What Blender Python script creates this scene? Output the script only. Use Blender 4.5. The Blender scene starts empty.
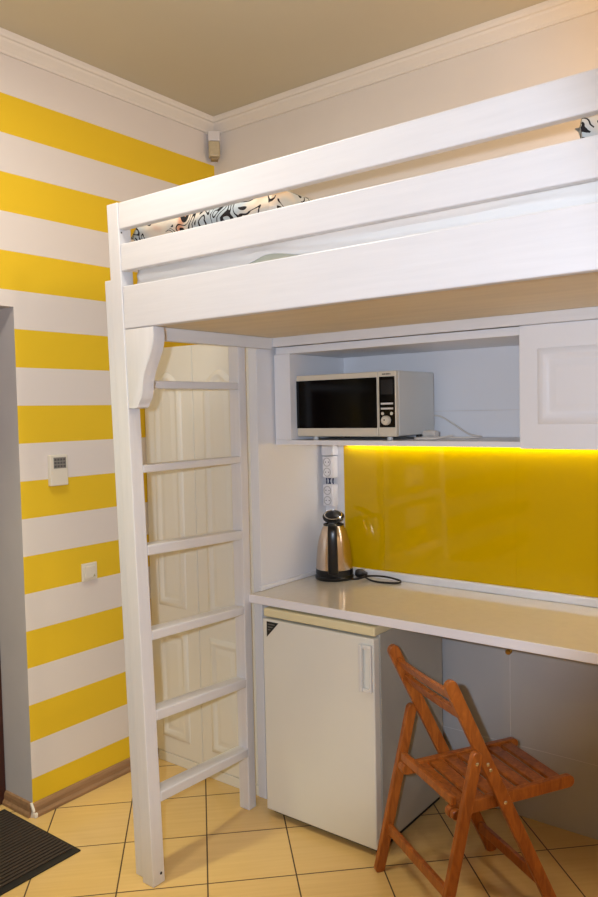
import bpy, bmesh, math, random
from mathutils import Vector, Matrix, noise
random.seed(4)
S = bpy.context.scene
COL = S.collection
PI = math.pi

# ------------------------------------------------------------------ materials
def lin(c):
    c = c / 255.0
    return c / 12.92 if c <= 0.04045 else ((c + 0.055) / 1.055) ** 2.4
def rgb(r, g, b): return (lin(r), lin(g), lin(b), 1.0)

def mat(name, col, rough=0.5, metal=0.0, spec=0.5, coat=0.0, var=0.0, vscale=6.0, stretch=(1, 1, 1),
        bump=0.0, bscale=60.0, emit=None, estr=0.0):
    m = bpy.data.materials.new(name); m.use_nodes = True
    nt = m.node_tree; b = nt.nodes['Principled BSDF']
    b.inputs['Base Color'].default_value = col
    b.inputs['Roughness'].default_value = rough
    b.inputs['Metallic'].default_value = metal
    b.inputs['Specular IOR Level'].default_value = spec
    b.inputs['Coat Weight'].default_value = coat
    b.inputs['Coat Roughness'].default_value = 0.05
    if emit:
        b.inputs['Emission Color'].default_value = emit; b.inputs['Emission Strength'].default_value = estr
    if var or bump:
        tc = nt.nodes.new('ShaderNodeTexCoord'); mp = nt.nodes.new('ShaderNodeMapping')
        mp.inputs['Scale'].default_value = stretch
        nt.links.new(tc.outputs['Object'], mp.inputs['Vector'])
    if var:
        n = nt.nodes.new('ShaderNodeTexNoise'); n.inputs['Scale'].default_value = vscale; n.inputs['Detail'].default_value = 6
        nt.links.new(mp.outputs['Vector'], n.inputs['Vector'])
        r = nt.nodes.new('ShaderNodeValToRGB')
        r.color_ramp.elements[0].position = 0.3; r.color_ramp.elements[1].position = 0.7
        r.color_ramp.elements[0].color = tuple(c * (1 - var) for c in col[:3]) + (1,)
        r.color_ramp.elements[1].color = tuple(min(1, c * (1 + var)) for c in col[:3]) + (1,)
        nt.links.new(n.outputs['Fac'], r.inputs['Fac']); nt.links.new(r.outputs['Color'], b.inputs['Base Color'])
    if bump:
        n2 = nt.nodes.new('ShaderNodeTexNoise'); n2.inputs['Scale'].default_value = bscale; n2.inputs['Detail'].default_value = 4
        nt.links.new(mp.outputs['Vector'], n2.inputs['Vector'])
        bp = nt.nodes.new('ShaderNodeBump'); bp.inputs['Strength'].default_value = bump; bp.inputs['Distance'].default_value = 0.002
        nt.links.new(n2.outputs['Fac'], bp.inputs['Height']); nt.links.new(bp.outputs['Normal'], b.inputs['Normal'])
    return m

M = {}
M['bedwhite_x'] = mat('white bed paint along x', rgb(222, 220, 221), 0.38, var=0.025, vscale=5, stretch=(1, 14, 14), bump=0.12, bscale=14)
M['bedwhite_z'] = mat('white bed paint upright', rgb(222, 220, 221), 0.38, var=0.025, vscale=5, stretch=(14, 14, 1), bump=0.12, bscale=14)
M['bedwhite_y'] = mat('white bed paint along y', rgb(222, 220, 221), 0.38, var=0.025, vscale=5, stretch=(14, 1, 14), bump=0.12, bscale=14)
M['board'] = mat('bed board', rgb(230, 215, 184), 0.6, var=0.05, vscale=3, stretch=(1, 6, 1))
M['wallwhite'] = mat('white wall paint', rgb(228, 220, 212), 0.75, var=0.015, vscale=3, bump=0.05, bscale=120)
M['jamb'] = mat('grey jamb paint', rgb(205, 200, 198), 0.6, var=0.04, vscale=4)
M['ceiling'] = mat('ceiling paint', rgb(206, 196, 172), 0.8, var=0.02, vscale=2)
M['crown'] = mat('crown moulding', rgb(232, 224, 214), 0.6)
M['closet'] = mat('cream white closet lacquer', rgb(232, 228, 216), 0.35, var=0.015, vscale=2)
M['kitchen'] = mat('white laminate', rgb(232, 231, 233), 0.35, var=0.01, vscale=2)
M['worktop'] = mat('glossy beige worktop', rgb(224, 213, 192), 0.08, spec=0.6, coat=0.5, var=0.02, vscale=30)
M['worktop_edge'] = mat('white worktop edge', rgb(236, 232, 234), 0.3)
M['splash'] = mat('yellow glass', rgb(210, 168, 0), 0.05, spec=0.35, coat=0.0)
M['tile'] = mat('grey gloss wall tile', rgb(182, 180, 178), 0.12, spec=0.5)
M['tilejoint'] = mat('pale tile joint', rgb(200, 198, 196), 0.6)
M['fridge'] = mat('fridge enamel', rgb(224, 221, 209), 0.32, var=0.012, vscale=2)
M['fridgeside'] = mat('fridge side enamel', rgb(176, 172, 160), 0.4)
M['cream'] = mat('cream plastic', rgb(226, 214, 172), 0.4)
M['blackplastic'] = mat('black plastic', rgb(16, 15, 16), 0.3)
M['blackglass'] = mat('black glass', rgb(6, 5, 5), 0.12, spec=0.18, coat=0.0)
M['greyblack'] = mat('dark grey display', rgb(30, 30, 32), 0.15)
M['gap'] = mat('dark gap', rgb(30, 26, 24), 0.8)
M['mwbody'] = mat('microwave white steel', rgb(214, 212, 206), 0.4)
M['mwfront'] = mat('microwave cream front', rgb(218, 208, 188), 0.35)
M['steel'] = mat('brushed warm steel', rgb(214, 196, 176), 0.2, metal=1.0, var=0.06, vscale=8, stretch=(1, 1, 0.05))
M['chrome'] = mat('chrome', rgb(225, 222, 218), 0.12, metal=1.0)
M['brass'] = mat('brass', rgb(186, 148, 74), 0.3, metal=1.0)
M['socket'] = mat('socket plastic', rgb(234, 231, 232), 0.35)
M['socketdark'] = mat('socket hollow', rgb(190, 186, 186), 0.5)
M['hole'] = mat('pin hole', rgb(40, 38, 38), 0.8)
M['bluewire'] = mat('dark blue wire', rgb(46, 52, 92), 0.5)
M['device'] = mat('thermostat plastic', rgb(228, 220, 204), 0.4)
M['whitecord'] = mat('white cord', rgb(222, 214, 204), 0.45)
M['baseboard'] = mat('brown laminate baseboard', rgb(152, 116, 84), 0.45, var=0.18, vscale=6, stretch=(10, 1, 10))
M['doorbrown'] = mat('dark brown door', rgb(64, 30, 22), 0.35, var=0.15, vscale=6, stretch=(8, 8, 1))
M['mat'] = mat('dark rib mat', rgb(62, 50, 42), 0.9, var=0.12, vscale=60, bump=0.4, bscale=400)
M['matedge'] = mat('black rubber', rgb(24, 21, 21), 0.6)
M['sheet'] = mat('white bed sheet', rgb(236, 233, 228), 0.85, bump=0.3, bscale=25)
M['mattress'] = mat('mattress ticking', rgb(214, 210, 186), 0.9, var=0.05, vscale=20)
M['detwhite'] = mat('detector white plastic', rgb(222, 216, 214), 0.4)
M['detbeige'] = mat('detector lens', rgb(196, 180, 146), 0.4, var=0.08, vscale=60)
M['led'] = mat('led strip', rgb(255, 255, 255), 0.5, emit=(0.96, 0.96, 1.0, 1), estr=20.0)
M['label'] = mat('fridge badge', rgb(34, 38, 36), 0.3)
M['labelmark'] = mat('badge lettering', rgb(110, 110, 108), 0.4)

def wood_mat():
    m = bpy.data.materials.new('orange varnished wood'); m.use_nodes = True
    nt = m.node_tree; b = nt.nodes['Principled BSDF']
    tc = nt.nodes.new('ShaderNodeTexCoord'); mp = nt.nodes.new('ShaderNodeMapping'); mp.inputs['Scale'].default_value = (9, 9, 2.2)
    nt.links.new(tc.outputs['Object'], mp.inputs['Vector'])
    n = nt.nodes.new('ShaderNodeTexNoise'); n.inputs['Scale'].default_value = 5; n.inputs['Detail'].default_value = 8; n.inputs['Distortion'].default_value = 1.2
    nt.links.new(mp.outputs['Vector'], n.inputs['Vector'])
    r = nt.nodes.new('ShaderNodeValToRGB')
    r.color_ramp.elements[0].position = 0.3; r.color_ramp.elements[0].color = rgb(138, 72, 26)
    r.color_ramp.elements[1].position = 0.72; r.color_ramp.elements[1].color = rgb(184, 106, 42)
    nt.links.new(n.outputs['Fac'], r.inputs['Fac']); nt.links.new(r.outputs['Color'], b.inputs['Base Color'])
    b.inputs['Roughness'].default_value = 0.32
    return m
M['wood'] = wood_mat()

def stripe_mat(s0, s):
    m = bpy.data.materials.new('yellow and white wall stripes'); m.use_nodes = True
    nt = m.node_tree; b = nt.nodes['Principled BSDF']; L = nt.links
    tc = nt.nodes.new('ShaderNodeTexCoord'); sx = nt.nodes.new('ShaderNodeSeparateXYZ'); L.new(tc.outputs['Object'], sx.inputs[0])
    def mth(op, a, v, sw=False):
        n = nt.nodes.new('ShaderNodeMath'); n.operation = op
        if sw: n.inputs[0].default_value = v; L.new(a, n.inputs[1])
        else: L.new(a, n.inputs[0]); n.inputs[1].default_value = v
        return n.outputs[0]
    q = mth('DIVIDE', mth('SUBTRACT', sx.outputs['Z'], s0, True), s)
    fr = mth('FRACT', q, 0); a = mth('LESS_THAN', fr, 0.5); p = mth('GREATER_THAN', q, 0.0)
    mul = nt.nodes.new('ShaderNodeMath'); mul.operation = 'MULTIPLY'; L.new(a, mul.inputs[0]); L.new(p, mul.inputs[1])
    mx = nt.nodes.new('ShaderNodeMix'); mx.data_type = 'RGBA'
    L.new(mul.outputs[0], mx.inputs['Factor'])
    mx.inputs['A'].default_value = rgb(228, 219, 212); mx.inputs['B'].default_value = rgb(234, 195, 30)
    L.new(mx.outputs['Result'], b.inputs['Base Color']); b.inputs['Roughness'].default_value = 0.7
    return m
M['stripes'] = stripe_mat(2.8918, 0.3041)

def floor_mat():
    m = bpy.data.materials.new('tan floor tiles'); m.use_nodes = True
    nt = m.node_tree; b = nt.nodes['Principled BSDF']; L = nt.links
    tc = nt.nodes.new('ShaderNodeTexCoord'); sx = nt.nodes.new('ShaderNodeSeparateXYZ'); L.new(tc.outputs['Object'], sx.inputs[0])
    def N(op, a, bb):
        n = nt.nodes.new('ShaderNodeMath'); n.operation = op
        for i, v in enumerate((a, bb)):
            if hasattr(v, 'links'): L.new(v, n.inputs[i])
            else: n.inputs[i].default_value = v
        return n.outputs[0]
    P = 0.4385
    u = N('DIVIDE', N('ADD', N('ADD', sx.outputs['X'], sx.outputs['Y']), 1.057), P)
    v = N('DIVIDE', N('ADD', N('SUBTRACT', sx.outputs['Y'], sx.outputs['X']), 1.1), P)
    def edge(q):
        f = N('FRACT', q, 0)
        return N('LESS_THAN', N('MINIMUM', f, N('SUBTRACT', 1.0, f)), 0.0082)
    g = N('MAXIMUM', edge(u), edge(v))
    # per tile tone
    cell = nt.nodes.new('ShaderNodeCombineXYZ'); L.new(N('FLOOR', u, 0), cell.inputs[0]); L.new(N('FLOOR', v, 0), cell.inputs[1])
    wn = nt.nodes.new('ShaderNodeTexWhiteNoise'); L.new(cell.outputs[0], wn.inputs['Vector'])
    # soft streaks along one tile axis
    cv = nt.nodes.new('ShaderNodeCombineXYZ'); L.new(N('MULTIPLY', u, 0.35), cv.inputs[0]); L.new(N('MULTIPLY', v, 9.0), cv.inputs[1])
    n = nt.nodes.new('ShaderNodeTexNoise'); n.inputs['Scale'].default_value = 2.2; n.inputs['Detail'].default_value = 6
    L.new(cv.outputs[0], n.inputs['Vector'])
    t = N('ADD', N('MULTIPLY', n.outputs['Fac'], 0.8), N('MULTIPLY', wn.outputs['Value'], 0.2))
    r = nt.nodes.new('ShaderNodeValToRGB')
    r.color_ramp.elements[0].position = 0.25; r.color_ramp.elements[0].color = rgb(216, 178, 114)
    r.color_ramp.elements[1].position = 0.8; r.color_ramp.elements[1].color = rgb(228, 192, 128)
    L.new(t, r.inputs['Fac'])
    mx = nt.nodes.new('ShaderNodeMix'); mx.data_type = 'RGBA'; L.new(g, mx.inputs['Factor'])
    L.new(r.outputs['Color'], mx.inputs['A']); mx.inputs['B'].default_value = rgb(78, 56, 36)
    L.new(mx.outputs['Result'], b.inputs['Base Color'])
    rr = N('ADD', 0.22, N('MULTIPLY', g, 0.5)); L.new(rr, b.inputs['Roughness'])
    return m
M['floor'] = floor_mat()

def pattern_mat():
    m = bpy.data.materials.new('swirl printed cotton'); m.use_nodes = True
    nt = m.node_tree; b = nt.nodes['Principled BSDF']; L = nt.links
    tc = nt.nodes.new('ShaderNodeTexCoord')
    def noi(scale, dist=0.0, detail=1.0, off=0.0):
        mp = nt.nodes.new('ShaderNodeMapping'); mp.inputs['Location'].default_value = (off, off * 1.7, off * .6)
        L.new(tc.outputs['Object'], mp.inputs['Vector'])
        n = nt.nodes.new('ShaderNodeTexNoise'); n.inputs['Scale'].default_value = scale; n.inputs['Distortion'].default_value = dist; n.inputs['Detail'].default_value = detail
        L.new(mp.outputs['Vector'], n.inputs['Vector']); return n.outputs['Fac']
    def N(op, a, bb):
        n = nt.nodes.new('ShaderNodeMath'); n.operation = op
        for i, v in enumerate((a, bb)):
            if hasattr(v, 'links'): L.new(v, n.inputs[i])
            else: n.inputs[i].default_value = v
        return n.outputs[0]
    base = nt.nodes.new('ShaderNodeValToRGB'); base.color_ramp.interpolation = 'EASE'
    e = base.color_ramp.elements
    e[0].position = 0.47; e[0].color = rgb(190, 196, 196)
    e[1].position = 0.60; e[1].color = rgb(232, 214, 190)
    x = base.color_ramp.elements.new(0.66); x.color = rgb(222, 150, 110)
    x = base.color_ramp.elements.new(0.72); x.color = rgb(150, 186, 182)
    L.new(noi(5.0, 0.4, 1, 3.0), base.inputs['Fac'])
    w = noi(9.0, 2.2, 0.0, 1.0)
    f = N('FRACT', N('MULTIPLY', w, 5.0), 0)
    curl = N('LESS_THAN', N('ABSOLUTE', N('SUBTRACT', f, 0.5), 0), 0.15)
    mask = N('GREATER_THAN', noi(7.0, 0.0, 0, 8.0), 0.36)
    k = N('MULTIPLY', curl, mask)
    mx = nt.nodes.new('ShaderNodeMix'); mx.data_type = 'RGBA'; L.new(k, mx.inputs['Factor'])
    L.new(base.outputs['Color'], mx.inputs['A']); mx.inputs['B'].default_value = rgb(26, 20, 22)
    L.new(mx.outputs['Result'], b.inputs['Base Color']); b.inputs['Roughness'].default_value = 0.85
    return m
M['pattern'] = pattern_mat()

# ------------------------------------------------------------------ builders
BASE = {}
def thing(name, label, cat, loc=(0, 0, 0), rz=0.0, group=None):
    o = bpy.data.objects.new(name, None); COL.objects.link(o)
    o.empty_display_size = 0.05
    o.location = loc; o.rotation_euler = (0, 0, rz); o['label'] = label; o['category'] = cat
    if group: o['group'] = group
    BASE[o] = Matrix.Translation(loc) @ Matrix.Rotation(rz, 4, 'Z')
    return o
def tag(o, label, cat, group=None):
    o['label'] = label; o['category'] = cat
    if group: o['group'] = group
    return o
def obj(name, bm, m, parent=None, smooth=False, local=False):
    """bm holds world coordinates (or the thing's own when local); linked as one mesh object"""
    bmesh.ops.recalc_face_normals(bm, faces=bm.faces[:])
    me = bpy.data.meshes.new(name)
    o = bpy.data.objects.new(name, me); COL.objects.link(o)
    if parent is not None:
        o.parent = parent
        B = BASE[parent]; BASE[o] = B
        if not local: bm.transform(B.inverted())
    else:
        xs = [v.co for v in bm.verts]
        c = Vector(((min(v.x for v in xs) + max(v.x for v in xs)) / 2, (min(v.y for v in xs) + max(v.y for v in xs)) / 2, min(v.z for v in xs)))
        if not local:
            bm.transform(Matrix.Translation(-c)); o.location = c
        BASE[o] = Matrix.Translation(o.location)
    bm.to_mesh(me); bm.free()
    for mm in (m if isinstance(m, (list, tuple)) else [m]): me.materials.append(mm)
    if smooth:
        for p in me.polygons: p.use_smooth = True
        try: me.set_sharp_from_angle(angle=math.radians(40))
        except Exception: pass
    return o
def struct(name, bm, m, keep=True, parent=None, smooth=False):
    o = obj(name, bm, m, parent, smooth, local=keep and parent is None)
    if parent is None: o['kind'] = 'structure'
    return o

def box(bm, x0, x1, y0, y1, z0, z1, bev=0.0, seg=2):
    t = bmesh.new()
    vs = [t.verts.new((x, y, z)) for x in (x0, x1) for y in (y0, y1) for z in (z0, z1)]
    for f in ((0, 1, 3, 2), (4, 6, 7, 5), (0, 4, 5, 1), (2, 3, 7, 6), (0, 2, 6, 4), (1, 5, 7, 3)):
        t.faces.new([vs[i] for i in f])
    if bev: bmesh.ops.bevel(t, geom=t.edges[:], offset=bev, segments=seg, affect='EDGES', profile=0.5)
    add(bm, t); return bm
def add(bm, t, mtx=None):
    if mtx: t.transform(mtx)
    me = bpy.data.meshes.new('tmp'); t.to_mesh(me); t.free(); bm.from_mesh(me); bpy.data.meshes.remove(me)
def hexa(bm, c, bev=0.0):
    """c: 8 corners, bottom ring of four then top ring of four"""
    t = bmesh.new(); vs = [t.verts.new(p) for p in c]
    for f in ((3, 2, 1, 0), (4, 5, 6, 7), (0, 1, 5, 4), (1, 2, 6, 5), (2, 3, 7, 6), (3, 0, 4, 7)):
        t.faces.new([vs[i] for i in f])
    if bev: bmesh.ops.bevel(t, geom=t.edges[:], offset=bev, segments=2, affect='EDGES', profile=0.5)
    add(bm, t); return bm
def B(*a, **k): return box(bmesh.new(), *a, **k)
def prism(bm, pts, plane, a, b, bev=0.0):
    """extrude a 2D outline; plane 'xz' -> y from a to b, 'yz' -> x, 'xy' -> z"""
    def P(p, t): return {'xz': (p[0], t, p[1]), 'yz': (t, p[0], p[1]), 'xy': (p[0], p[1], t)}[plane]
    t = bmesh.new(); A = [t.verts.new(P(p, a)) for p in pts]; C = [t.verts.new(P(p, b)) for p in pts]; n = len(pts)
    fa = t.faces.new(A); fb = t.faces.new(C[::-1])
    for i in range(n): t.faces.new((A[i], C[i], C[(i + 1) % n], A[(i + 1) % n]))
    if bev:
        ed = set(fa.edges) | set(fb.edges)
        bmesh.ops.bevel(t, geom=list(ed), offset=bev, segments=2, affect='EDGES', profile=0.5)
    add(bm, t); return bm
def stadium(p0, p1, w, n=7):
    d = Vector((p1[0] - p0[0], p1[1] - p0[1])).normalized(); q = math.atan2(d.y, d.x); r = w / 2; o = []
    for k in range(n + 1):
        a = q - PI / 2 + PI * k / n; o.append((p1[0] + r * math.cos(a), p1[1] + r * math.sin(a)))
    for k in range(n + 1):
        a = q + PI / 2 + PI * k / n; o.append((p0[0] + r * math.cos(a), p0[1] + r * math.sin(a)))
    return o
def lathe(bm, prof, c=(0, 0, 0), n=40, axis='Z', mtx=None):
    t = bmesh.new(); rings = []
    for r, z in prof:
        if r < 1e-6: rings.append([t.verts.new((0, 0, z))])
        else: rings.append([t.verts.new((r * math.cos(2 * PI * k / n), r * math.sin(2 * PI * k / n), z)) for k in range(n)])
    for A, C in zip(rings, rings[1:]):
        for k in range(n):
            k2 = (k + 1) % n
            if len(A) == 1 and len(C) == 1: continue
            if len(A) == 1: t.faces.new((A[0], C[k], C[k2]))
            elif len(C) == 1: t.faces.new((A[k], A[k2], C[0]))
            else: t.faces.new((A[k], A[k2], C[k2], C[k]))
    R = {'Z': Matrix.Identity(4), 'X': Matrix.Rotation(PI / 2, 4, 'Y'), 'Y': Matrix.Rotation(PI / 2, 4, 'X')}[axis]
    add(bm, t, mtx if mtx else Matrix.Translation(c) @ R); return bm
def disc_prof(r, z0, z1, bev=0.0):
    if not bev: return [(0, z0), (r, z0), (r, z1), (0, z1)]
    return [(0, z0), (r - bev, z0), (r, z0 + bev), (r, z1 - bev), (r - bev, z1), (0, z1)]
def catmull(pts, sub=8):
    P = [Vector(p) for p in pts]; o = []
    for i in range(len(P) - 1):
        a = P[max(i - 1, 0)]; b = P[i]; c = P[i + 1]; d = P[min(i + 2, len(P) - 1)]
        for k in range(sub):
            t = k / sub
            o.append(0.5 * ((2 * b) + (c - a) * t + (2 * a - 5 * b + 4 * c - d) * t * t + (3 * b - a - 3 * c + d) * t ** 3))
    o.append(P[-1]); return o
def tube(bm, pts, r, n=8, sub=8, wide=None):
    P = catmull(pts, sub) if sub else [Vector(p) for p in pts]
    t = bmesh.new(); rings = []; up = Vector((0, 0, 1))
    for i, p in enumerate(P):
        d = (P[min(i + 1, len(P) - 1)] - P[max(i - 1, 0)]).normalized()
        s = d.cross(up)
        if s.length < 1e-3: s = d.cross(Vector((0, 1, 0)))
        s.normalize(); u = s.cross(d).normalized(); rw = wide or r
        rings.append([t.verts.new(p + s * rw * math.cos(2 * PI * k / n) + u * r * math.sin(2 * PI * k / n)) for k in range(n)])
    for A, C in zip(rings, rings[1:]):
        for k in range(n): t.faces.new((A[k], A[(k + 1) % n], C[(k + 1) % n], C[k]))
    t.faces.new(rings[0][::-1]); t.faces.new(rings[-1]); add(bm, t); return bm
def raised_panel(x0, x1, z0, z1, y, arch=0.0):
    """moulded panel on a door face at y, bulging towards -y"""
    bm = bmesh.new(); n = 14
    def loop(d, yy):
        o = [(x0 + d, yy, z0 + d), (x1 - d, yy, z0 + d)]
        for k in range(n + 1):
            t = 1 - 2 * k / n
            x = (x0 + x1) / 2 + t * ((x1 - x0) / 2 - d)
            o.append((x, yy, z1 - d - arch * t * t * (2 - t * t)))
        return [bm.verts.new(p) for p in o]
    L = [loop(0, y), loop(0.007, y - 0.006), loop(0.018, y - 0.0105), loop(0.024, y - 0.0105), loop(0.036, y - 0.0025), loop(0.044, y - 0.0025), loop(0.062, y - 0.0075), loop(0.066, y - 0.0075)]
    for A, C in zip(L, L[1:]):
        for k in range(len(A)): bm.faces.new((A[k], A[(k + 1) % len(A)], C[(k + 1) % len(A)], C[k]))
    bm.faces.new(L[-1]); bm.faces.new(L[0][::-1])
    return bm

# ------------------------------------------------------------------ camera
cam = bpy.data.cameras.new('camera'); camo = bpy.data.objects.new('camera', cam); COL.objects.link(camo)
RT = Vector((0.79300149, 0.60884698, -0.02130704)); UP = Vector((-0.01224745, 0.05089959, 0.99862868)); FW = Vector((-0.60909657, 0.79165308, -0.04782028))
CP = Vector((2.74835, -2.9116, 1.6271))
camo.matrix_world = Matrix(((RT.x, UP.x, -FW.x, CP.x), (RT.y, UP.y, -FW.y, CP.y), (RT.z, UP.z, -FW.z, CP.z), (0, 0, 0, 1)))
cam.sensor_fit = 'VERTICAL'; cam.sensor_height = 36.0; cam.lens = 765.99 / 897 * 36.0; cam.clip_start = 0.02
S.camera = camo

# ------------------------------------------------------------------ setting
H = 3.11; XR = 4.3; YF = -4.4; YA = -1.172; OW = -2.03; OZ = 2.066
struct('floor', B(-0.3, XR, YF, 0.12, -0.08, 0.0), M['floor'])
struct('ceiling', B(-0.3, XR, YF, 0.12, H, H + 0.08), M['ceiling'])
struct('wall_back', B(-0.24, XR, 0.0, 0.12, 0.0, H), M['wallwhite'])
struct('wall_right', B(XR, XR + 0.1, YF, 0.12, 0.0, H), M['wallwhite'])
struct('wall_front', B(-0.3, XR, YF - 0.1, YF, 0.0, H), M['wallwhite'])
bm = bmesh.new()
box(bm, -0.24, 0, YA, 0.0, 0, H); box(bm, -0.24, 0, OW, YA, OZ, H); box(bm, -0.24, 0, YF, OW, 0, H)
wl = struct('wall_left', bm, [M['stripes'], M['jamb']])
for p in wl.data.polygons:
    if p.normal.x < 0.5: p.material_index = 1
struct('door_1', B(-0.238, -0.19, OW + 0.002, YA - 0.002, 0.002, OZ - 0.002, bev=0.004), M['doorbrown'])

# crown moulding: a stepped cove run along the two walls
def crown(name, p0, p1, inward):
    prof = [(0, -0.068), (0.010, -0.068), (0.012, -0.058), (0.022, -0.046), (0.036, -0.032), (0.040, -0.024), (0.050, -0.022), (0.056, -0.012), (0.058, 0.0), (0, 0)]
    bm = bmesh.new(); rings = []
    for p, mit in ((p0, True), (p1, False)):
        r = []
        for d, z in prof:
            q = Vector(p) + Vector(inward) * d
            if mit: q += (Vector(p1) - Vector(p0)).normalized() * d
            r.append(bm.verts.new((q.x, q.y, H - 0.0005 + z)))
        rings.append(r)
    n = len(prof)
    for k in range(n): bm.faces.new((rings[0][k], rings[0][(k + 1) % n], rings[1][(k + 1) % n], rings[1][k]))
    bm.faces.new(rings[0]); bm.faces.new(rings[1][::-1])
    return struct(name, bm, M['crown'])
crown('trim_1', (0.0005, -0.0005, 0), (0.0005, YF + 0.001, 0), (1, 0, 0))
crown('trim_2', (0.0005, -0.0005, 0), (XR - 0.001, -0.0005, 0), (0, -1, 0))

# baseboard with a rounded top, along the left wall then into the doorway
def base_profile(t): return [(0.0, 0.0005), (t, 0.0005), (t, 0.012), (t * .62, 0.022), (t * .55, 0.040), (t * .35, 0.052), (0.0, 0.056)]
bm = bmesh.new(); prism(bm, [(0.0005 + a, z) for a, z in base_profile(0.024)], 'xz', YA - 0.001, -0.5195)
bl = struct('baseboard_left', bm, M['baseboard'])
BASE[bl] = Matrix.Identity(4)
bm = bmesh.new(); prism(bm, [(YA - 0.0005 - a, z) for a, z in base_profile(0.022)], 'yz', -0.1895, 0.0)
struct('baseboard_reveal', bm, M['baseboard'])
bm = bmesh.new()
box(bm, 0.001, 0.026, YA - 0.008, YA + 0.006, 0.001, 0.02, 0.002)
prism(bm, [(0.0, 0.0), (0.007, 0.0), (0.020, 0.03), (0.004, 0.058), (-0.002, 0.058), (0.010, 0.03)], 'xz', YA - 0.012, YA - 0.002)
struct('trim_3', bm, M['crown'])

# grey glossy tiling under the worktop (structure), with thin pale joints
XK = 2.72
bm = bmesh.new(); box(bm, 0.70, XK, -0.031, -0.0005, 0.0005, 0.855)
wt_ = struct('wall_lower', bm, M['tile'])
BASE[wt_] = Matrix.Identity(4)
bm = bmesh.new()
for x in (0.967, 1.568, 2.17): box(bm, x - 0.0012, x + 0.0012, -0.0318, -0.0305, 0.001, 0.854)
for z in (0.285,): box(bm, 0.701, XK - 0.001, -0.0318, -0.0305, z - 0.0012, z + 0.0012)
obj('joint', bm, M['tilejoint'], wt_)

# ------------------------------------------------------------------ loft bed
XP, XB, YP, DP, ZT = 0.688, 0.7645, -1.2065, 0.0535, 2.3408
XE = 2.74
def px_(z): return XP + (XB - XP) * (1 - z / ZT)
bed = thing('loft_bed', 'tall white painted wooden loft bed with built-in ladder, standing over the kitchen worktop', 'bed', (0.70, -1.18, 0))
def slab(bm, x0a, x1a, x0b, x1b, y0, y1, z0, z1, bev=0.003):
    return hexa(bm, [(x0a, y0, z0), (x1a, y0, z0), (x1a, y1, z0), (x0a, y1, z0), (x0b, y0, z1), (x1b, y0, z1), (x1b, y1, z1), (x0b, y1, z1)], bev)
post = obj('post', slab(bmesh.new(), XB - 0.056, XB, XP - 0.056, XP, YP, YP + DP, 0.0, ZT + 0.002), M['bedwhite_z'], bed)
bm = bmesh.new(); lathe(bm, disc_prof(0.005, 0, 0.001), (XB - 0.0005, YP + 0.036, 0.036), 12, 'X'); obj('screw_hole', bm, M['hole'], post)
bm = bmesh.new(); lathe(bm, disc_prof(0.003, 0, 0.001), (XP + 0.0028, YP + 0.012, 2.243), 10, 'X'); obj('screw_hole', bm, M['hole'], post)
obj('post', B(XE, XE + 0.056, YP, YP + DP, 0, ZT, bev=0.003), M['bedwhite_z'], bed)
obj('side_plank', slab(bmesh.new(), 0.650, 0.7105, 0.585, 0.637, -1.187, -1.165, 0.0, 2.094), M['bedwhite_z'], bed)
for z0, z1 in ((2.252, ZT), (2.1118, 2.2024)):
    obj('guard_rail', B(px_(z0) + 0.0005, XE - 0.0005, YP + 0.0015, YP + 0.030, z0, z1, bev=0.0035), M['bedwhite_x'], bed)
obj('side_rail', B(px_(1.92) + 0.0005, XE - 0.0005, YP + 0.0015, YP + 0.034, 1.9175, 2.0615, bev=0.0035), M['bedwhite_x'], bed)
# scroll cut bracket under the left end of the side rail
def bracket(sx, x0):
    o = [(0.0, 1.9165), (0.150, 1.9165), (0.153, 1.885), (0.147, 1.855), (0.134, 1.825), (0.117, 1.795), (0.102, 1.765), (0.094, 1.737), (0.090, 1.710), (0.082, 1.684), (0.066, 1.664), (0.046, 1.653), (0.024, 1.650), (0.0, 1.649)]
    top = [(x0 + sx * (a + (px_(z) - XP if sx > 0 else 0) * (1 if a < .05 else .3)), z) for a, z in o]
    P = catmull([(x, 0, z) for x, z in top[1:-1]], 5)
    pts = [top[0]] + [(v.x, v.z) for v in P] + [top[-1]]
    return prism(bmesh.new(), pts, 'xz', YP + 0.002, YP + DP - 0.003, 0.003)
obj('bracket', bracket(1, XP + 0.0012), M['bedwhite_z'], bed, smooth=True)
obj('bracket', bracket(-1, XE - 0.001), M['bedwhite_z'], bed, smooth=True)
obj('end_bar', B(0.697, 0.725, YP + DP + 0.001, -0.4465, 1.888, 1.9345, bev=0.003), M['bedwhite_y'], bed)
obj('support_beam', B(0.70, XE + 0.05, -0.446, -0.4375, 1.8964, 1.9345, bev=0.002), M['bedwhite_x'], bed)
obj('base_board', B(0.698, XE, -1.171, -0.02, 1.935, 1.953), M['board'], bed)
obj('ladder_stile', B(0.642, 0.695, -0.628, -0.584, 0.0, 1.930, bev=0.003), M['bedwhite_z'], bed)
RUNGS = [(1.747, 1.749, .028), (1.455, 1.454, .027), (1.177, 1.155, .036), (.879, .847, .034), (.600, .550, .037), (.313, .260, .036)]
for zl, zr, th in RUNGS:
    y0, y1 = YP + DP + 0.001, -0.6285
    xl, xr = px_(zl), 0.6965
    wl_, wr_ = 0.062, 0.056
    c = [(xl - wl_, y0, zl - th), (xl, y0, zl - th), (xr, y1, zr - th), (xr - wr_, y1, zr - th), (xl - wl_, y0, zl), (xl, y0, zl), (xr, y1, zr), (xr - wr_, y1, zr)]
    obj('rung', hexa(bmesh.new(), c, 0.0045), M['bedwhite_y'], bed)

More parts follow.
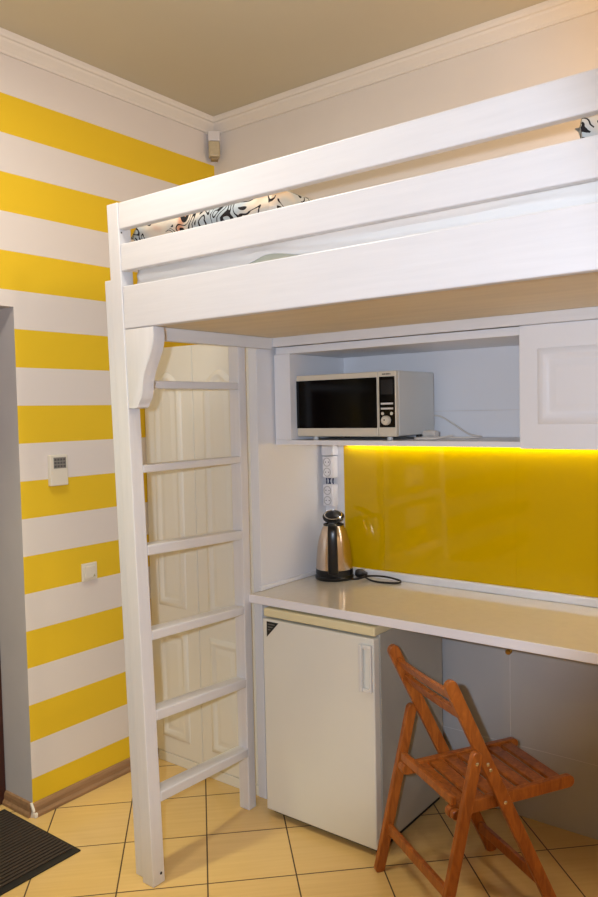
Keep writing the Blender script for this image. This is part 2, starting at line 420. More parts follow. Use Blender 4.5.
# ------------------------------------------------------------------ bedding
mx0, mx1, my0, my1 = 0.735, 2.70, -1.146, -0.06
bm = bmesh.new(); box(bm, mx0, mx1, my0, my1, 1.955, 2.118, bev=0.03, seg=4)
mt = tag(obj('mattress', bm, M['mattress'], smooth=True), 'pale greenish-beige mattress lying inside the loft bed behind its rails', 'mattress')
bm = bmesh.new(); NX = 160
prof_n = 10; rows = []
for i in range(NX + 1):
    x = mx0 - 0.012 + (mx1 - mx0 + 0.024) * i / NX
    hem = 2.060 + 0.004 * math.sin(x * 7.0 + 1) + 0.004 * math.sin(x * 19) + 0.036 * math.exp(-((x - 1.36) / 0.15) ** 4) * (0.6 + 0.4 * math.sin(x * 16))
    pts = [(my1 + 0.01, 2.122), (-0.6, 2.123 + 0.003 * math.sin(x * 9)), (my0 + 0.05, 2.124 + 0.003 * math.sin(x * 13)), (my0 + 0.014, 2.126), (my0 - 0.006, 2.119), (my0 - 0.0085, 2.108)]
    for k in range(1, 9):
        z = 2.108 + (hem - 2.108) * k / 8; pts.append((my0 - 0.009 - 0.006 * (0.5 + 0.5 * math.sin(x * 11 + (z - 2.1) * 160 + 2 * math.sin(x * 5))) * min(1, k / 2), z))
    rows.append([bm.verts.new((x, y, z)) for y, z in pts])
for A, C in zip(rows, rows[1:]):
    for k in range(len(A) - 1): bm.faces.new((A[k], A[k + 1], C[k + 1], C[k]))
sh = tag(obj('bed_sheet', bm, M['sheet'], smooth=True), 'thin white sheet draped over the mattress edge in the loft bed', 'bed sheet')
md = sh.modifiers.new('thick', 'SOLIDIFY'); md.thickness = 0.0018; md.offset = 1

def cushion(c, sx, sy, sz, rz, seed, nx=36, ny=28, flop=0.0):
    bm = bmesh.new(); grid = {}
    for side in (1, -1):
        for i in range(nx + 1):
            for j in range(ny + 1):
                u, v = -1 + 2 * i / nx, -1 + 2 * j / ny
                edge = i in (0, nx) or j in (0, ny)
                if side == -1 and edge: grid[(side, i, j)] = grid[(1, i, j)]; continue
                h = ((1 - abs(u) ** 2.6) * (1 - abs(v) ** 2.6)) ** 0.23
                pin = 1 - 0.025 * (abs(u * v)) ** 2
                w = noise.noise(Vector((u * 2.1 + seed, v * 2.1, side * 3.0))) * 0.16
                z = side * sz * h * (1 + (w if side > 0 else -0.05)) if not edge else 0.012 * noise.noise(Vector((u * 3, v * 3, seed)))
                bowx = sx * u * pin * (1 - 0.04 * (1 - v * v)); bowy = sy * v * pin * (1 - 0.04 * (1 - u * u))
                grid[(side, i, j)] = bm.verts.new((bowx, bowy, z))
    for side in (1, -1):
        for i in range(nx):
            for j in range(ny):
                q = [grid[(side, a, b)] for a, b in ((i, j), (i + 1, j), (i + 1, j + 1), (i, j + 1))]
                if len(set(q)) == 4: bm.faces.new(q if side == 1 else q[::-1])
    bm.transform(Matrix.Translation(c) @ Matrix.Rotation(rz, 4, 'Z') @ Matrix.Rotation(flop, 4, 'Y'))
    return bm
pz = 2.1305
tag(obj('pillow', cushion((0.968, -0.80, pz + 0.11), 0.32, 0.335, 0.11, 0.03, 1.3), M['pattern'], smooth=True),
    'swirl-patterned pillow at the left end of the loft bed, above the ladder', 'pillow')
tag(obj('folded_blanket', cushion((2.455, -0.82, pz + 0.125), 0.27, 0.325, 0.125, -0.04, 7.7), M['pattern'], smooth=True),
    'patterned blanket bundle on the loft bed, its tip showing at the right edge', 'blanket')

# ------------------------------------------------------------------ closet left of the kitchen
YC = -0.517; CX = 0.694; CZ = 1.932
cl = thing('closet', 'cream-white built-in closet with two arched panel doors behind the ladder', 'closet', (0.35, YC, 0))
bm = bmesh.new(); box(bm, 0.001, 0.650, YC + 0.024, -0.001, 0.0, CZ); obj('carcass', bm, M['closet'], cl)
obj('side_panel', B(0.6505, CX, YC, -0.001, 0.0, CZ, bev=0.002), M['kitchen'], cl)
obj('plinth', B(0.027, 0.650, YC + 0.002, YC + 0.0235, 0.0, 0.045, bev=0.002), M['closet'], cl)
for x0, x1 in ((0.004, 0.3195), (0.3225, 0.6485)):
    d = obj('door', B(x0, x1, YC + 0.001, YC + 0.0235, 0.048, CZ - 0.002, bev=0.002), M['closet'], cl)
    obj('raised_panel', raised_panel(x0 + 0.06, x1 - 0.072, 0.745, 1.815, YC + 0.001, 0.05), M['closet'], d, smooth=True)
    obj('raised_panel', raised_panel(x0 + 0.06, x1 - 0.072, 0.125, 0.640, YC + 0.001), M['closet'], d, smooth=True)

# ------------------------------------------------------------------ kitchen run
YW = -0.6; WZ = 0.891; WT = 0.0347; KY = -0.415; KZ0 = 1.4907; KZ1 = 1.896
bm = bmesh.new(); box(bm, CX + 0.0015, XK, YW, -0.0325, WZ - WT, WZ, bev=0.003)
wt = obj('worktop', bm, [M['worktop'], M['worktop_edge']])
for p in wt.data.polygons:
    if p.normal.z < 0.6: p.material_index = 1
tag(wt, 'long glossy beige worktop with white edge running over the small fridge', 'worktop')
up_ = thing('upstand', 'narrow white upstand strip along the back and left edge of the worktop', 'upstand', (1.6, -0.07, WZ))
obj('rear_strip', B(0.712, XK, -0.074, -0.0325, WZ + 0.0005, WZ + 0.033, bev=0.004), M['kitchen'], up_)
obj('side_strip', B(CX + 0.0015, 0.710, YW + 0.06, -0.0745, WZ + 0.0005, WZ + 0.018, bev=0.004), M['kitchen'], up_)

bs = thing('backsplash', 'bright yellow glass backsplash panels above the worktop', 'backsplash', (1.6, -0.04, WZ + 0.034))
for x0, x1 in ((0.806, 1.0108), (1.0112, 1.6078), (1.6082, 2.2048), (2.2052, XK)):
    obj('glass_panel', B(x0, x1, -0.058, -0.050, WZ + 0.034, KZ0 - 0.002, bev=0.0003), M['splash'], bs)
bm = bmesh.new(); box(bm, CX + 0.0015, XK, -0.0495, -0.001, WZ + 0.034, KZ0 - 0.001)
struct('wall_panel', bm, M['kitchen'])

# open wall cabinet
T = 0.02
oc = thing('open_wall_cabinet', 'white open wall cabinet holding the microwave under the loft bed', 'wall cabinet', (1.23, -0.2, KZ0))
K0 = CX + 0.011; KD = 1.786
obj('bottom_shelf', B(K0, KD, KY, -0.001, KZ0, KZ0 + T, bev=0.0015), M['kitchen'], oc)
obj('top_panel', B(K0 + 0.012, KD, KY - 0.004, -0.001, KZ1 - 0.029, KZ1, bev=0.0015), M['kitchen'], oc)
obj('side_panel', B(K0, 0.788, KY, -0.001, KZ0 + T + 0.0005, KZ1 - 0.0295, bev=0.0015), M['kitchen'], oc)
obj('back_panel', B(0.7885, KD - 0.0005, -0.02, -0.001, 1.618, KZ1 - 0.0295), M['kitchen'], oc)
obj('back_panel', B(0.7885, KD - 0.0005, -0.028, -0.001, KZ0 + T + 0.0005, 1.6165), M['kitchen'], oc)
cc = thing('closed_wall_cabinet', 'white wall cabinet with a raised-panel door right of the microwave', 'wall cabinet', (2.25, -0.2, KZ0))
obj('carcass', B(KD + 0.001, XK, KY + 0.004, -0.001, KZ0, KZ1, bev=0.0015), M['kitchen'], cc)
d = obj('door', B(1.7735, 2.40, KY - 0.0205, KY - 0.0045, KZ0 - 0.003, KZ1 + 0.0005, bev=0.003), M['kitchen'], cc)
obj('raised_panel', raised_panel(1.7735 + 0.062, 2.40 - 0.062, KZ0 + 0.078, KZ1 - 0.078, KY - 0.0205), M['kitchen'], d, smooth=True)

# under-cabinet light strip
ls = thing('led_strip', 'lit LED strip under the wall cabinets above the yellow backsplash', 'light strip', (1.7, -0.09, KZ0 - 0.012))
obj('channel', B(0.83, XK - 0.02, -0.078, -0.060, KZ0 - 0.007, KZ0 - 0.0005, bev=0.001), M['kitchen'], ls)
obj('diffuser', B(0.832, XK - 0.022, -0.076, -0.062, KZ0 - 0.0095, KZ0 - 0.0072), M['led'], ls)

# brass stop on the tiling below the worktop
bm = bmesh.new()
lathe(bm, [(0, 0), (0.017, 0), (0.017, 0.005), (0.008, 0.009), (0.008, 0.018), (0.015, 0.021), (0.018, 0.030), (0.015, 0.037), (0, 0.039)], n=24,
      mtx=Matrix.Translation((1.568, -0.0322, 0.660)) @ Matrix.Scale(0.62, 4) @ Matrix.Rotation(PI / 2, 4, 'X'))
tag(obj('brass_knob', bm, M['brass'], smooth=True), 'small round brass knob on the grey tiles just under the worktop', 'knob')

# ------------------------------------------------------------------ fridge
FX0, FX1, FY0, FY1, FZ = 0.779, 1.299, -0.615, -0.085, 0.849
fr = thing('mini_fridge', 'white under-counter fridge with a dark triangular badge, standing below the worktop', 'fridge', (1.04, -0.35, 0))
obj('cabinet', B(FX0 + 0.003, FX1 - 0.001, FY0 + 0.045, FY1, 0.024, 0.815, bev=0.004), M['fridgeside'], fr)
obj('top_lid', B(FX0 + 0.001, FX1 + 0.002, FY0 + 0.004, FY1, 0.8155, FZ, bev=0.006, seg=3), M['cream'], fr)
dr = obj('door', B(FX0, FX1, FY0, FY0 + 0.040, 0.030, 0.808, bev=0.005, seg=3), M['fridge'], fr)
obj('door_seal', B(FX0 + 0.012, FX1 - 0.012, FY0 + 0.0402, FY0 + 0.0448, 0.04, 0.80), M['gap'], fr)
obj('kick_plate', B(FX0 + 0.01, FX1 - 0.01, FY0 + 0.035, FY1 - 0.02, 0.006, 0.0235), M['gap'], fr)
for x in (FX0 + 0.04, FX1 - 0.04):
    for y in (FY0 + 0.08, FY1 - 0.05):
        bm = bmesh.new(); lathe(bm, disc_prof(0.016, 0.0, 0.0058), (x, y, 0), 16); obj('foot', bm, M['blackplastic'], fr)
# handle: recessed loop with a proud grip
hx0, hx1, hz0, hz1 = 1.243, 1.294, 0.612, 0.785
bm = bmesh.new()
box(bm, hx0, hx0 + 0.015, FY0 - 0.020, FY0 - 0.0004, hz0, hz1, bev=0.004)
box(bm, hx1 - 0.010, hx1, FY0 - 0.012, FY0 - 0.0004, hz0, hz1, bev=0.003)
box(bm, hx0 + 0.012, hx1 - 0.006, FY0 - 0.014, FY0 - 0.0004, hz1 - 0.014, hz1, bev=0.003)
box(bm, hx0 + 0.012, hx1 - 0.006, FY0 - 0.014, FY0 - 0.0004, hz0, hz0 + 0.014, bev=0.003)
obj('handle', bm, M['mwbody'], dr)
bm = bmesh.new(); prism(bm, [(FX0 + 0.022, 0.799), (FX0 + 0.082, 0.799), (FX0 + 0.022, 0.737)], 'xz', FY0 - 0.0012, FY0 - 0.0002)
bd = obj('badge', bm, M['label'], dr)
bm = bmesh.new()
for k in range(3): prism(bm, [(FX0 + 0.028, 0.791 - k * 0.011), (FX0 + 0.064 - k * 0.011, 0.791 - k * 0.011), (FX0 + 0.062 - k * 0.011, 0.787 - k * 0.011), (FX0 + 0.028, 0.787 - k * 0.011)], 'xz', FY0 - 0.0016, FY0 - 0.0011)
obj('badge_marking', bm, M['labelmark'], bd)

# ------------------------------------------------------------------ microwave
X0, X1, Y0, Y1, Z0, Z1 = 0.7955, 1.2705, -0.386, -0.075, 1.5245, 1.7765
mw = thing('microwave', 'cream microwave oven with black glass door standing in the open wall cabinet', 'microwave', (1.03, -0.23, KZ0 + T))
obj('housing', B(X0 + 0.003, X1, Y0 + 0.026, Y1, Z0 + 0.002, Z1, bev=0.004, seg=3), M['mwbody'], mw)
XD = 1.190
md_ = obj('door', B(X0, XD - 0.0008, Y0 + 0.003, Y0 + 0.025, Z0, Z1 - 0.001, bev=0.004, seg=3), M['mwfront'], mw)
gl = obj('glass', B(X0 + 0.002, XD - 0.003, Y0 - 0.0005, Y0 + 0.0028, Z0 + 0.034, Z1 - 0.023, bev=0.001), M['blackglass'], md_)
cpn = obj('control_panel', B(XD + 0.0008, X1, Y0 + 0.003, Y0 + 0.0255, Z0, Z1 - 0.001, bev=0.004, seg=3), M['mwfront'], mw)
obj('black_fascia', B(XD + 0.0085, X1 - 0.004, Y0 + 0.0008, Y0 + 0.0028, Z0 + 0.036, Z1 - 0.022), M['blackglass'], cpn)
obj('display', B(XD + 0.016, X1 - 0.012, Y0, Y0 + 0.0007, Z1 - 0.090, Z1 - 0.034), M['greyblack'], cpn)
for z in (Z0 + 0.1235, Z0 + 0.1045): obj('button_bar', B(XD + 0.0155, X1 - 0.011, Y0 - 0.0012, Y0 + 0.0006, z, z + 0.007, bev=0.0005), M['mwbody'], cpn)
for x in (XD + 0.023, X1 - 0.018):
    bm = bmesh.new(); lathe(bm, disc_prof(0.0062, 0, 0.002), n=16, mtx=Matrix.Translation((x, Y0 + 0.0007, Z0 + 0.089)) @ Matrix.Rotation(PI / 2, 4, 'X')); obj('button', bm, M['mwfront'], cpn)
bm = bmesh.new(); lathe(bm, [(0, 0), (0.0185, 0), (0.018, 0.012), (0.015, 0.016), (0, 0.016)], n=28, mtx=Matrix.Translation(((XD + X1) / 2, Y0 + 0.0007, Z0 + 0.063)) @ Matrix.Rotation(PI / 2, 4, 'X'))
kb = obj('knob', bm, M['mwfront'], cpn, smooth=True)
bm = bmesh.new(); box(bm, (XD + X1) / 2 - 0.004, (XD + X1) / 2 + 0.001, Y0 - 0.0165, Y0 - 0.0155, Z0 + 0.062, Z0 + 0.067); obj('knob_mark', bm, M['greyblack'], kb)
bm = bmesh.new()
for k, w in enumerate((3, 4, 3, 4, 4, 3, 3)):
    box(bm, XD + 0.022 + k * 0.0055, XD + 0.022 + k * 0.0055 + w * 0.001, Y0 + 0.0022, Y0 + 0.0030, Z1 - 0.0150, Z1 - 0.0100)
obj('brand_lettering', bm, M['greyblack'], cpn)
for x in (X0 + 0.07, X1 - 0.05):
    for y in (Y0 + 0.04, Y1 - 0.04):
        bm = bmesh.new(); lathe(bm, disc_prof(0.012, KZ0 + T + 0.0004, Z0 + 0.0022), (x, y, 0), 16); obj('foot', bm, M['mwbody'] if y < -.2 else M['blackplastic'], mw)
zc = KZ0 + T + 0.0045
cd = obj('power_cord', tube(bmesh.new(), [(X1 - 0.05, Y1 + 0.012, Z0 + 0.06), (X1 + 0.0, Y1 + 0.026, Z0 + 0.075), (X1 + 0.07, Y1 + 0.015, Z0 + 0.045), (X1 + 0.16, -0.10, zc + 0.012), (X1 + 0.23, -0.13, zc), (X1 + 0.20, -0.19, zc), (X1 + 0.11, -0.215, zc), (X1 + 0.03, -0.235, zc), (X1 + 0.035, -0.30, zc), (X1 + 0.11, -0.29, zc), (X1 + 0.16, -0.235, zc + 0.009)], 0.0038), M['whitecord'], mw, smooth=True)
bm = bmesh.new(); tube(bm, [(X1 + 0.015, -0.185, zc + 0.012), (X1 + 0.05, -0.195, zc + 0.016), (X1 + 0.075, -0.20, zc + 0.012)], 0.014, n=12)
obj('plug', bm, M['whitecord'], cd, smooth=True)

# ------------------------------------------------------------------ sockets, kettle
SX0, SX1, SYB, SYF = 0.712, 0.768, -0.050, -0.096
def socket(z0, z1, label):
    t = thing('power_socket', label, 'socket', ((SX0 + SX1) / 2, SYB, z0), group='double sockets in the corner')
    obj('housing', B(SX0, SX1, SYF + 0.006, SYB - 0.0005, z0, z1, bev=0.004, seg=3), M['socket'], t)
    fc = obj('faceplate', B(SX0 + 0.002, SX1 - 0.002, SYF, SYF + 0.0058, z0 + 0.002, z1 - 0.002, bev=0.003), M['socket'], t)
    for q in (0.27, 0.73):
        z = z0 + (z1 - z0) * q; R = Matrix.Translation(((SX0 + SX1) / 2, SYF - 0.0002, z)) @ Matrix.Rotation(PI / 2, 4, 'X')
        bm = bmesh.new(); lathe(bm, [(0.0165, 0.0), (0.0205, 0.0), (0.0205, 0.0022), (0.0165, 0.0022), (0.0165, 0.0)], n=28, mtx=R); obj('outlet_ring', bm, M['socketdark'], fc, smooth=True)
        bm = bmesh.new()
        for dx in (-0.0085, 0.0085): lathe(bm, disc_prof(0.0024, 0, 0.0008), n=10, mtx=R @ Matrix.Translation((dx, 0, 0)))
        obj('pin_hole', bm, M['hole'], fc)
    return t
socket(1.325, 1.424, 'upper white double socket, stacked above another in the corner beside the yellow panels')
socket(1.196, 1.296, 'lower white double socket, directly above the open lid of the kettle')
jb = thing('junction_box', 'small white junction box just under the wall cabinet, above the sockets', 'box', ((SX0 + SX1) / 2, SYB, 1.430))
obj('housing', B(SX0 - 0.004, SX1 + 0.002, SYF + 0.008, SYB - 0.0005, 1.4275, 1.488, bev=0.002), M['socket'], jb)
obj('cover', B(SX0 - 0.005, SX1 + 0.003, SYF + 0.004, SYF + 0.0078, 1.4275, 1.488, bev=0.0015), M['socket'], jb)
bm = bmesh.new()
for k, x in enumerate((0.724, 0.733, 0.746, 0.758)):
    y = SYF + 0.018 + 0.003 * (k % 2)
    tube(bm, [(x, y, 1.2965), (x + (0.004, 0.009, -0.003, 0.002)[k], y - 0.006, 1.312 - 0.003 * (k % 2)), (x, y, 1.3245)], 0.0032, n=8)
tag(obj('blue_wires', bm, M['bluewire'], smooth=True), 'short dark blue wires joining the two double sockets', 'wire')
bm = bmesh.new(); box(bm, 0.740, 0.762, -0.068, SYB - 0.0005, WZ + 0.034, 1.195, bev=0.002)
tag(obj('cable_trunking', bm, M['socket']), 'slim white trunking on the wall below the sockets, behind the kettle', 'trunking')

KX, KYc = 0.820, -0.168
kz = WZ + 0.0005
kbt = thing('power_stand', 'round black power base under the steel kettle, with a looped black cord', 'power stand', (KX, KYc, WZ))
bm = bmesh.new(); lathe(bm, [(0, 0), (0.082, 0), (0.085, 0.004), (0.085, 0.014), (0.080, 0.019), (0, 0.019)], (KX, KYc, kz), 48); obj('plate', bm, M['blackplastic'], kbt, smooth=True)
zc = WZ + 0.0045
pl = (0.915, -0.105)
cd = obj('cord', tube(bmesh.new(), [(KX + 0.080, KYc - 0.012, kz + 0.008), (KX + 0.105, KYc + 0.012, zc + 0.001), (KX + 0.135, KYc + 0.028, zc + 0.010), (0.975, -0.130, zc + 0.016), (1.04, -0.108, zc + 0.016), (1.105, -0.092, zc + 0.004), (1.115, -0.120, zc), (1.065, -0.145, zc), (1.00, -0.143, zc), (0.952, -0.123, zc + 0.006), (0.93, -0.112, zc + 0.012)], 0.0042), M['blackplastic'], kbt, smooth=True)
bm = bmesh.new(); lathe(bm, [(0, -0.024), (0.012, -0.024), (0.019, -0.014), (0.020, 0.006), (0.012, 0.018), (0.007, 0.030), (0, 0.031)], n=20,
                        mtx=Matrix.Translation((0.920, -0.110, WZ + 0.0215)) @ Matrix.Rotation(math.radians(25), 4, 'Z') @ Matrix.Rotation(math.radians(95), 4, 'Y'))
obj('plug', bm, M['blackplastic'], cd, smooth=True)

kt = thing('kettle', 'stainless steel electric kettle with black handle and raised lid in the worktop corner', 'kettle', (KX, KYc, kz + 0.0195))
b0 = kz + 0.0195
bm = bmesh.new(); lathe(bm, [(0, 0), (0.080, 0), (0.082, 0.006), (0.0815, 0.026), (0, 0.026)], (KX, KYc, b0), 48); obj('bottom_ring', bm, M['blackplastic'], kt, smooth=True)
prof = [(0.0805, 0.0265), (0.0795, 0.05), (0.077, 0.085), (0.073, 0.12), (0.0665, 0.155), (0.0575, 0.185), (0.048, 0.207), (0.043, 0.216), (0.0405, 0.214), (0.054, 0.184), (0.070, 0.12), (0.0765, 0.045), (0, 0.040)]
bm = bmesh.new(); lathe(bm, prof, (KX, KYc, b0), 56); bd = obj('body', bm, M['steel'], kt, smooth=True)
bm = bmesh.new(); lathe(bm, [(0.0432, 0.2155), (0.0455, 0.2165), (0.044, 0.2225), (0.040, 0.2225), (0.0395, 0.2155), (0.0432, 0.2155)], (KX, KYc, b0), 40); obj('rim', bm, M['blackplastic'], bd, smooth=True)
# direction of the handle: towards the viewer's side of the counter
ha = math.atan2(-0.80, 0.50); hd = Vector((math.cos(ha), math.sin(ha), 0)); hs = Vector((-hd.y, hd.x, 0))
def kp(r, z, s=0.0): return Vector((KX, KYc, b0)) + hd * r + hs * s + Vector((0, 0, z))
def strap(path, w0, th):
    bm = bmesh.new(); rings = []
    P = catmull(path, 6)
    for i, p in enumerate(P):
        d = (P[min(i + 1, len(P) - 1)] - P[max(i - 1, 0)]).normalized(); n = hs.cross(d).normalized()
        f = i / (len(P) - 1); w = w0[0] + (w0[1] - w0[0]) * f; r = []
        for k in range(12):
            a = 2 * PI * k / 12; cx = math.copysign(abs(math.cos(a)) ** 0.6, math.cos(a)); sy = math.copysign(abs(math.sin(a)) ** 0.6, math.sin(a))
            r.append(bm.verts.new(p + hs * w * cx + n * th * sy))
        rings.append(r)
    for A, C in zip(rings, rings[1:]):
        for k in range(12): bm.faces.new((A[k], A[(k + 1) % 12], C[(k + 1) % 12], C[k]))
    bm.faces.new(rings[0][::-1]); bm.faces.new(rings[-1]); return bm
obj('handle', strap([kp(0.050, 0.2245), kp(0.075, 0.228), kp(0.098, 0.215), (kp(0.108, 0.180)), kp(0.109, 0.12), kp(0.106, 0.07), kp(0.098, 0.030), kp(0.0835, 0.020)], (0.019, 0.023), 0.0085), M['blackplastic'], kt, smooth=True)
# lid standing open on its hinge beside the handle
tl = math.radians(27)
axis = hs
LM = Matrix.Translation(kp(0.047, 0.226)) @ Matrix.Rotation(ha, 4, 'Z') @ Matrix.Rotation(tl, 4, 'Y') @ Matrix.Translation((-0.047, 0, 0))
bm = bmesh.new(); lathe(bm, [(0, 0.0), (0.040, 0.0), (0.046, 0.003), (0.047, 0.010), (0.040, 0.016), (0.022, 0.021), (0, 0.022)], n=40, mtx=LM); lid = obj('lid', bm, M['blackplastic'], kt, smooth=True)
bm = bmesh.new(); lathe(bm, [(0.0345, 0.0185), (0.0385, 0.0170), (0.040, 0.0185), (0.036, 0.0205), (0.0345, 0.0185)], n=40, mtx=LM); obj('lid_ring', bm, M['chrome'], lid, smooth=True)
# spout on the far side
sp = -hd
bm = bmesh.new()
tri = [kp(-0.040, 0.2215, 0.018), kp(-0.040, 0.2215, -0.018), kp(-0.066, 0.218, 0.0), kp(-0.0655, 0.165, 0.010), kp(-0.0655, 0.165, -0.010), kp(-0.058, 0.2, 0.016), kp(-0.058, 0.2, -0.016)]
v = [bm.verts.new(p) for p in tri]
for f in ((0, 2, 1), (0, 5, 2), (1, 2, 6), (5, 3, 2), (6, 2, 4), (3, 4, 2)): bm.faces.new([v[i] for i in f])
obj('spout', bm, M['steel'], kt, smooth=True)

# ------------------------------------------------------------------ left wall fittings
ts = thing('thermostat', 'pale wall controller with small grey display on the striped wall', 'thermostat', (0, -1.003, 1.340))
obj('body', B(-0.0006, 0.022, -1.045, -0.960, 1.342, 1.470, bev=0.004, seg=3), M['device'], ts)
sc = obj('display', B(0.0215, 0.0235, -1.030, -0.970, 1.414, 1.460, bev=0.0008), mat('lcd', rgb(142, 138, 132), 0.3), ts)
bm = bmesh.new()
for i in range(4):
    for j in range(3): box(bm, 0.0233, 0.0238, -1.027 + i * 0.0142, -1.027 + i * 0.0142 + 0.011, 1.418 + j * 0.0137, 1.418 + j * 0.0137 + 0.0095)
obj('display_segments', bm, mat('lcd segment', rgb(88, 86, 86), 0.4), sc)
sw = thing('light_switch', 'square white light switch on a yellow stripe of the left wall', 'switch', (0, -0.859, 0.914))
obj('frame', B(0.0005, 0.010, -0.898, -0.820, 0.914, 0.992, bev=0.003), M['device'], sw)
rk = obj('rocker', B(0.0102, 0.017, -0.886, -0.832, 0.926, 0.980, bev=0.003), M['device'], sw)
bm = bmesh.new(); prism(bm, [(-0.848, 0.931), (-0.836, 0.931), (-0.841, 0.943)], 'yz', 0.0171, 0.0176); obj('switch_mark', bm, mat('switch mark', rgb(178, 170, 120), 0.5), rk)

dt = thing('motion_detector', 'small white and beige detector in the ceiling corner above the bed', 'detector', (0.055, -0.05, 2.90))
R45 = Matrix.Translation((0.046, -0.046, 0)) @ Matrix.Rotation(math.radians(-45), 4, 'Z') @ Matrix.Rotation(PI / 2, 4, 'Z')
def rb(x0, x1, y0, y1, z0, z1, bev):
    t = B(x0, x1, y0, y1, z0, z1, bev=bev, seg=3); t.transform(R45); return t
obj('mount', rb(-0.030, 0.030, -0.022, 0.040, 2.990, 3.040, 0.006), M['detwhite'], dt)
obj('lens', rb(-0.028, 0.028, -0.024, 0.030, 2.912, 2.9895, 0.008), M['detbeige'], dt)
obj('bottom_cap', rb(-0.018, 0.018, -0.018, 0.022, 2.898, 2.9115, 0.003), mat('cap', rgb(150, 132, 100), 0.5), dt)

# ------------------------------------------------------------------ door mat
dm = thing('doormat', 'dark brown ribbed rubber doormat lying at the doorway', 'doormat', (0.11, -1.6, 0))
ma, mb, mc, me_ = -0.143, 0.370, -1.975, -1.213
bm = bmesh.new(); box(bm, ma, mb, mc, me_, 0.0005, 0.006, bev=0.002); obj('rubber_backing', bm, M['matedge'], dm)
bm = bmesh.new(); n = 24; w = (mb - ma - 0.05) / n
for i in range(n):
    x = ma + 0.025 + i * w; box(bm, x, x + w * 0.62, mc + 0.03, me_ - 0.012, 0.0062, 0.011, bev=0.0015)
obj('ribbed_pile', bm, M['mat'], dm)

# ------------------------------------------------------------------ folding chair (own frame: x across, y forward)
ch = thing('folding_chair', 'orange-brown wooden folding chair standing half under the worktop', 'chair', (1.636, -0.599, 0), math.radians(-32.95))
a_, b_, s_ = 0.176, 0.210, 0.153
SPL = 0.020
YTA, ZTA, YFA = -0.159, 0.788, 0.218
YTB, ZTB, YFB = -0.084, 0.565, -0.218
YR, ZR, YFr, ZFr = -0.137, 0.380, 0.298, 0.397
def cobj(name, bm, m=None, parent=None, smooth=False): return obj(name, bm, m or M['wood'], parent or ch, smooth, local=True)
def stick(p0, p1, w, x0, x1):
    pts = stadium(p0, p1, w); return prism(bmesh.new(), [(p[0], max(p[1], 0.0)) for p in pts], 'yz', x0, x1, 0.003)
def along(y0, z0, y1, z1, t): return (y0 + (y1 - y0) * t, z0 + (z1 - z0) * t)
def bolt(parent, x, y, z, out):
    bm = bmesh.new(); lathe(bm, [(0, 0), (0.0065, 0), (0.006, 0.002), (0.003, 0.0035), (0, 0.0037)], n=16, mtx=Matrix.Translation((x, y, z)) @ Matrix.Rotation(out * PI / 2, 4, 'Y'))
    cobj('bolt', bm, M['chrome'], parent, True)
for sd in (-1, 1):
    lo, hi = sorted((sd * (a_ - 0.0105), sd * (a_ + 0.0105)))
    bm = stick((YTA, ZTA), (YFA, 0.012), 0.041, lo, hi)
    for v in bm.verts: v.co.x += sd * SPL * v.co.z
    A = cobj('back_post', bm)
    for t in (0.33, 0.355): bolt(A, sd * (a_ + 0.0105 + SPL * ZTA * (1 - t)), *along(YTA, ZTA, YFA, 0, t), sd)
    bolt(A, sd * (a_ + 0.0105 + SPL * ZTA * 0.5), *along(YTA, ZTA, YFA, 0, 0.50), sd)
    lo, hi = sorted((sd * (b_ - 0.0115), sd * (b_ + 0.0105)))
    Bq = cobj('rear_leg', stick((YTB, ZTB), (YFB, 0.012), 0.036, lo, hi))
    bolt(Bq, sd * (b_ + 0.0105), *along(YTB, ZTB, YFB, 0, 0.03), sd)
    lo, hi = sorted((sd * (s_ - 0.011), sd * (s_ + 0.0115)))
    cobj('seat_rail', stick((YR, ZR), (YFr, ZFr), 0.040, lo, hi))
    bm = bmesh.new(); lathe(bm, disc_prof(0.017, 0, 0.020, 0.003), n=18, mtx=Matrix.Translation((sd * (s_ + 0.012), YR, ZR)) @ Matrix.Rotation(sd * PI / 2, 4, 'Y')); cobj('pivot_block', bm, None, None, True)
# seat slats run from rail to rail
ns = 7; ys0, ys1 = -0.115, 0.292
for i in range(ns):
    yc_ = ys0 + (ys1 - ys0) * (i + 0.5) / ns; w = (ys1 - ys0) / ns * 0.40
    zt_ = ZR + (ZFr - ZR) * (yc_ - YR) / (YFr - YR) + 0.012
    cobj('seat_slat', B(-s_ + 0.0112, s_ - 0.0112, yc_ - w, yc_ + w, zt_ - 0.012, zt_, bev=0.003))
cobj('seat_crossbar', B(-a_ + 0.006, a_ - 0.006, -0.148, -0.128, 0.4035, 0.432, bev=0.004))
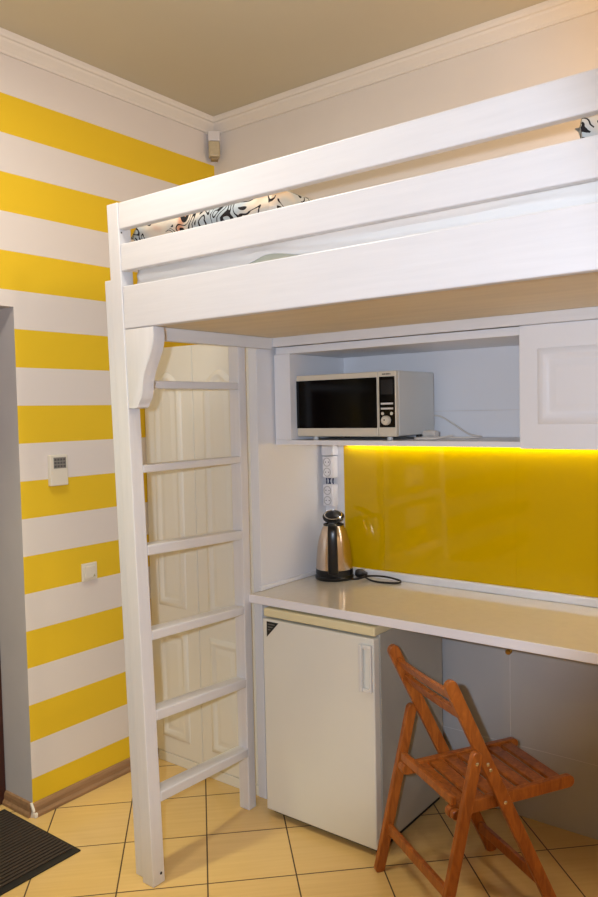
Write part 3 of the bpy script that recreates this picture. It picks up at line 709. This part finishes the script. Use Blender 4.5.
# back slats, slightly bowed backwards
ux, uz = (YFA - YTA), -ZTA
for t0, t1 in ((0.030, 0.068), (0.105, 0.150)):
    bm = bmesh.new(); rings = []
    nn = Vector((0, -uz, ux)).normalized()
    for k in range(13):
        f = -1 + 2 * k / 12; x = f * (a_ - 0.0108 + SPL * ZTA * (1 - t0)); bow = -0.005 * (1 - f * f)
        r = []
        for t, d in ((t0, -0.006), (t1, -0.006), (t1, 0.006), (t0, 0.006)):
            y, z = along(YTA, ZTA, YFA, 0, t); r.append(bm.verts.new((x, y + nn.y * (d + bow), z + nn.z * (d + bow))))
        rings.append(r)
    for A, C in zip(rings, rings[1:]):
        for k in range(4): bm.faces.new((A[k], A[(k + 1) % 4], C[(k + 1) % 4], C[k]))
    bm.faces.new(rings[0][::-1]); bm.faces.new(rings[-1])
    cobj('back_slat', bm)
y, z = along(YTB, ZTB, YFB, 0, 1 - 0.152 / ZTB); cobj('stretcher', B(-b_ + 0.012, b_ - 0.012, y - 0.009, y + 0.009, z - 0.018, z + 0.018, bev=0.003))
y, z = along(YTA, ZTA, YFA, 0, 1 - 0.105 / ZTA); cobj('stretcher', B(-a_ + 0.011, a_ - 0.011, y - 0.009, y + 0.009, z - 0.018, z + 0.018, bev=0.003))

# ------------------------------------------------------------------ light
def light(name, kind, loc, energy, col, **k):
    l = bpy.data.lights.new(name, kind); l.energy = energy; l.color = col
    for a, v in k.items(): setattr(l, a, v)
    o = bpy.data.objects.new(name, l); COL.objects.link(o); o.location = loc; return o
# camera flash, left of and a little above the lens
fpos = CP - RT * 0.11 + Vector((0, 0, 0.042)) + FW * 0.03
fl = light('camera_flash', 'SPOT', fpos, 147, (0.68, 0.79, 0.97), shadow_soft_size=0.018, spot_size=math.radians(79), spot_blend=0.40)
aim = FW - RT * (84 / 766) + UP * (66 / 766)
fl.rotation_euler = aim.to_track_quat('-Z', 'Y').to_euler()
# warm lamps of the room: a recessed downlight by the entrance, a ceiling lamp, a lamp above the far end of the bed, plus a fill light added at the right
light('entrance_downlight', 'SPOT', (0.50, -1.84, 3.09), 122, (1.0, 0.98, 0.58), shadow_soft_size=0.05, spot_size=math.radians(64), spot_blend=0.9)
light('ceiling_lamp', 'AREA', (0.95, -1.72, 3.04), 14, (1.0, 0.96, 0.86), shape='DISK', size=0.35)
light('bed_lamp', 'POINT', (2.5, -0.40, 2.62), 8.5, (1.0, 0.55, 0.2), shadow_soft_size=0.12)
light('right_fill', 'POINT', (3.7, -1.42, 2.95), 38, (1.0, 0.86, 0.66), shadow_soft_size=0.15)  # added warm fill, brightens right-facing sides of post, ladder and closet
w = bpy.data.worlds.new('world'); S.world = w; w.use_nodes = True
w.node_tree.nodes['Background'].inputs[0].default_value = (0, 0, 0, 1)

S.view_settings.view_transform = 'Standard'; S.view_settings.look = 'None'
S.view_settings.exposure = 0.09; S.view_settings.gamma = 1.0; S.view_settings.use_curve_mapping = False
